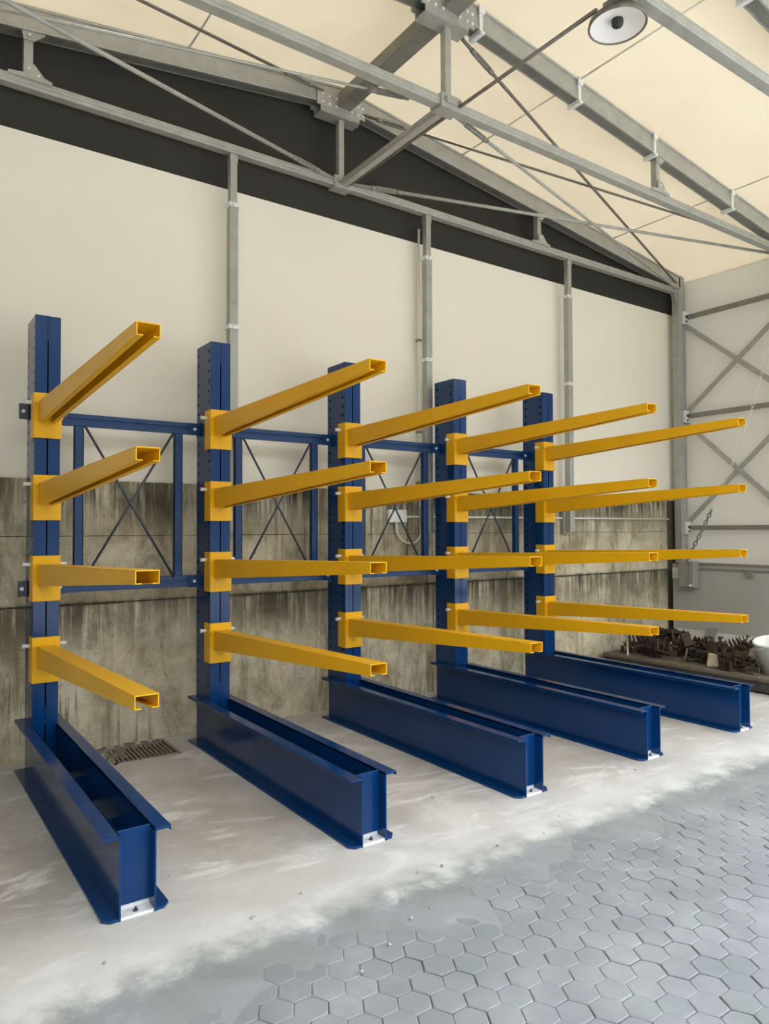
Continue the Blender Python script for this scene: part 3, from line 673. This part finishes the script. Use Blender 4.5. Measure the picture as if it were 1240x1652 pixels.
def hook():
    mb = MB(); pts = [Vector((0, 0, .24)), Vector((0, 0, .16))]
    for k in range(12):
        a = math.radians(80 - 260 * k / 11); pts.append(Vector((.055 * math.cos(a) * 1, 0, .085 + .06 * math.sin(a))))
    mb.tube(pts, [.010, .012] + [.017 - .0008 * abs(k - 6) * 1.4 for k in range(12)], 8); mb.lathe([(.012, .0), (.03, .0), (.03, .02), (.012, .02), (.012, 0)], (0, 0, .22), 10); return mb
def clampp():
    mb = MB().box(-.10, .10, -.03, .03, 0, .02).box(-.10, -.075, -.03, .03, .02, .15).box(.06, .085, -.03, .03, .02, .11).cyl((-.14, 0, .12), (.02, 0, .12), .012, 8).cyl((-.15, -.035, .12), (-.15, .035, .12), .008, 6).box(.005, .025, -.02, .02, .10, .14); return mb
def angle(): return MB().box(-.16, .16, -.04, .04, 0, .010).box(-.16, .16, .03, .04, .010, .075).box(-.012, .012, -.035, .03, .01, .06)
def fins():
    mb = MB().box(-.15, .15, -.05, .05, 0, .025)
    for k in range(6): mb.box(-.14 + k * .05, -.122 + k * .05, -.045, .045, .025, .155)
    return mb
kinds = {'scrap_shackle': (shackle, 'rust', 'dark steel shackle lying in the scrap heap', 'shackle'), 'coiled_chain': (coil, 'rust', 'short dark chain coiled in the scrap heap', 'chain'),
         'lifting_hook': (hook, 'rust', 'dark steel lifting hook in the scrap heap', 'hook'), 'steel_clamp': (clampp, 'rust', 'dark screw clamp in the scrap heap', 'clamp'),
         'angle_bracket': (angle, 'rust_lt', 'brown angle bracket in the scrap heap', 'bracket'), 'finned_block': (fins, 'rust', 'dark ribbed steel block in the scrap heap', 'steel block')}
protos = {}
random.seed(21)
layout = []
for k in range(84):
    y = random.uniform(-1.22, .31); x = random.uniform(6.30, 7.0); layer = random.choice((0, 0, 1, 2)) if -1.1 < y < .25 else 0
    layout.append((x, y, PZ + layer * .062))
for (x, y, z) in layout:
    nm = random.choice(['scrap_shackle', 'coiled_chain', 'lifting_hook', 'steel_clamp', 'angle_bracket', 'finned_block', 'steel_clamp', 'finned_block'])
    fn, m_, lab, cat = kinds[nm]
    if nm not in protos:
        me = fn().mesh(nm); me.materials.append(M[m_]); protos[nm] = me
    o = bpy.data.objects.new(nm, protos[nm]); COL.objects.link(o)
    tl = (random.uniform(-.5, .5), random.uniform(-.5, .5)) if z > PZ + .01 else ((math.pi / 2, 0) if nm in ('lifting_hook', 'scrap_shackle') and random.random() < .5 else (0, 0))
    o.rotation_euler = (tl[0], tl[1], random.uniform(0, 6.28)); s_ = random.uniform(.62, .98); o.scale = (s_,) * 3
    o.location = (x, y, z + (.018 if tl[0] > 1 else 0) + (.012 if nm == 'scrap_shackle' else 0)); where = 'under the farthest yellow arm tips' if y > -.25 else ('around the middle of the heap' if y > -.75 else 'at the end near the white tub')
    tag(o, lab.replace('in the scrap heap', '').strip().replace(' lying', '').replace(' coiled', '') + (' on top of the scrap ' if z > PZ + .09 else ' low in the scrap ') + where, cat, '%ss of the scrap heap %s' % (cat, where))
# pale stone block, hose piece, sack, tub
mb = MB().hexa([(-.05, -.055, 0), (.05, -.06, 0), (.06, .06, 0), (-.055, .05, 0), (-.03, -.04, .13), (.035, -.045, .12), (.03, .03, .135), (-.03, .035, .14)])
o = mb.build('stone_block', 'stone', None, .012); o.location = (6.36, -.84, PZ); o.rotation_euler = (0, 0, .5); o.scale = (1.1, 1.1, 1); tag(o, 'pale brown chipped stone block standing in the scrap', 'stone')
o = MB().tube([(0, 0, .01), (.05, .0, .10), (.10, .02, .17), (.16, .03, .15), (.20, .04, .05)], .012, 8).build('bent_pipe', 'rust_lt'); o.location = (6.30, -.55, PZ); tag(o, 'bent brown pipe arching over the scrap', 'pipe')
o = MB().box(-.008, .008, -.008, .008, 0, .16).build('white_stake', 'pvc'); o.location = (6.22, .10, PZ); tag(o, 'short white stake standing at the left end of the scrap', 'stake')
mb = MB(); prof = [(.0, 0), (.08, 0), (.10, .03), (.095, .12), (.075, .22), (.05, .27), (0, .28)]
mb.lathe(prof, n=14); mb.v = [(x * (1 + .18 * math.sin(7 * z * 9 + x * 30)), y * (1 + .15 * math.cos(5 * y * 20 + z * 25)), z) for x, y, z in mb.v]
o = mb.build('rough_sack', 'sack'); o.location = (6.56, -1.20, PZ); o.rotation_euler = (0, 0, .6); o.scale = (.8, .8, .8); tag(o, 'crumpled grey sack beside the white tub', 'sack')
r = empty('white_tub', (6.50, -1.42, PZ + .02)); r.rotation_euler = (0, math.radians(-14), 0)
MB().lathe([(0, .012), (.12, .012), (.155, .31), (.17, .31), (.17, .325), (.148, .325), (.115, 0), (0, 0)], n=32).build('tub', 'white_tub', r)
pts = [Vector((.165 * math.cos(a), .165 * math.sin(a), .30 - .06 * math.sin(a * 1))) for a in [math.pi * k / 12 for k in range(13)]]
MB().tube(pts, .004, 6).build('handle', 'zinc', r)
tag(r, 'white plastic tub standing at the right end of the scrap', 'tub')
bpy.context.view_layer.update()
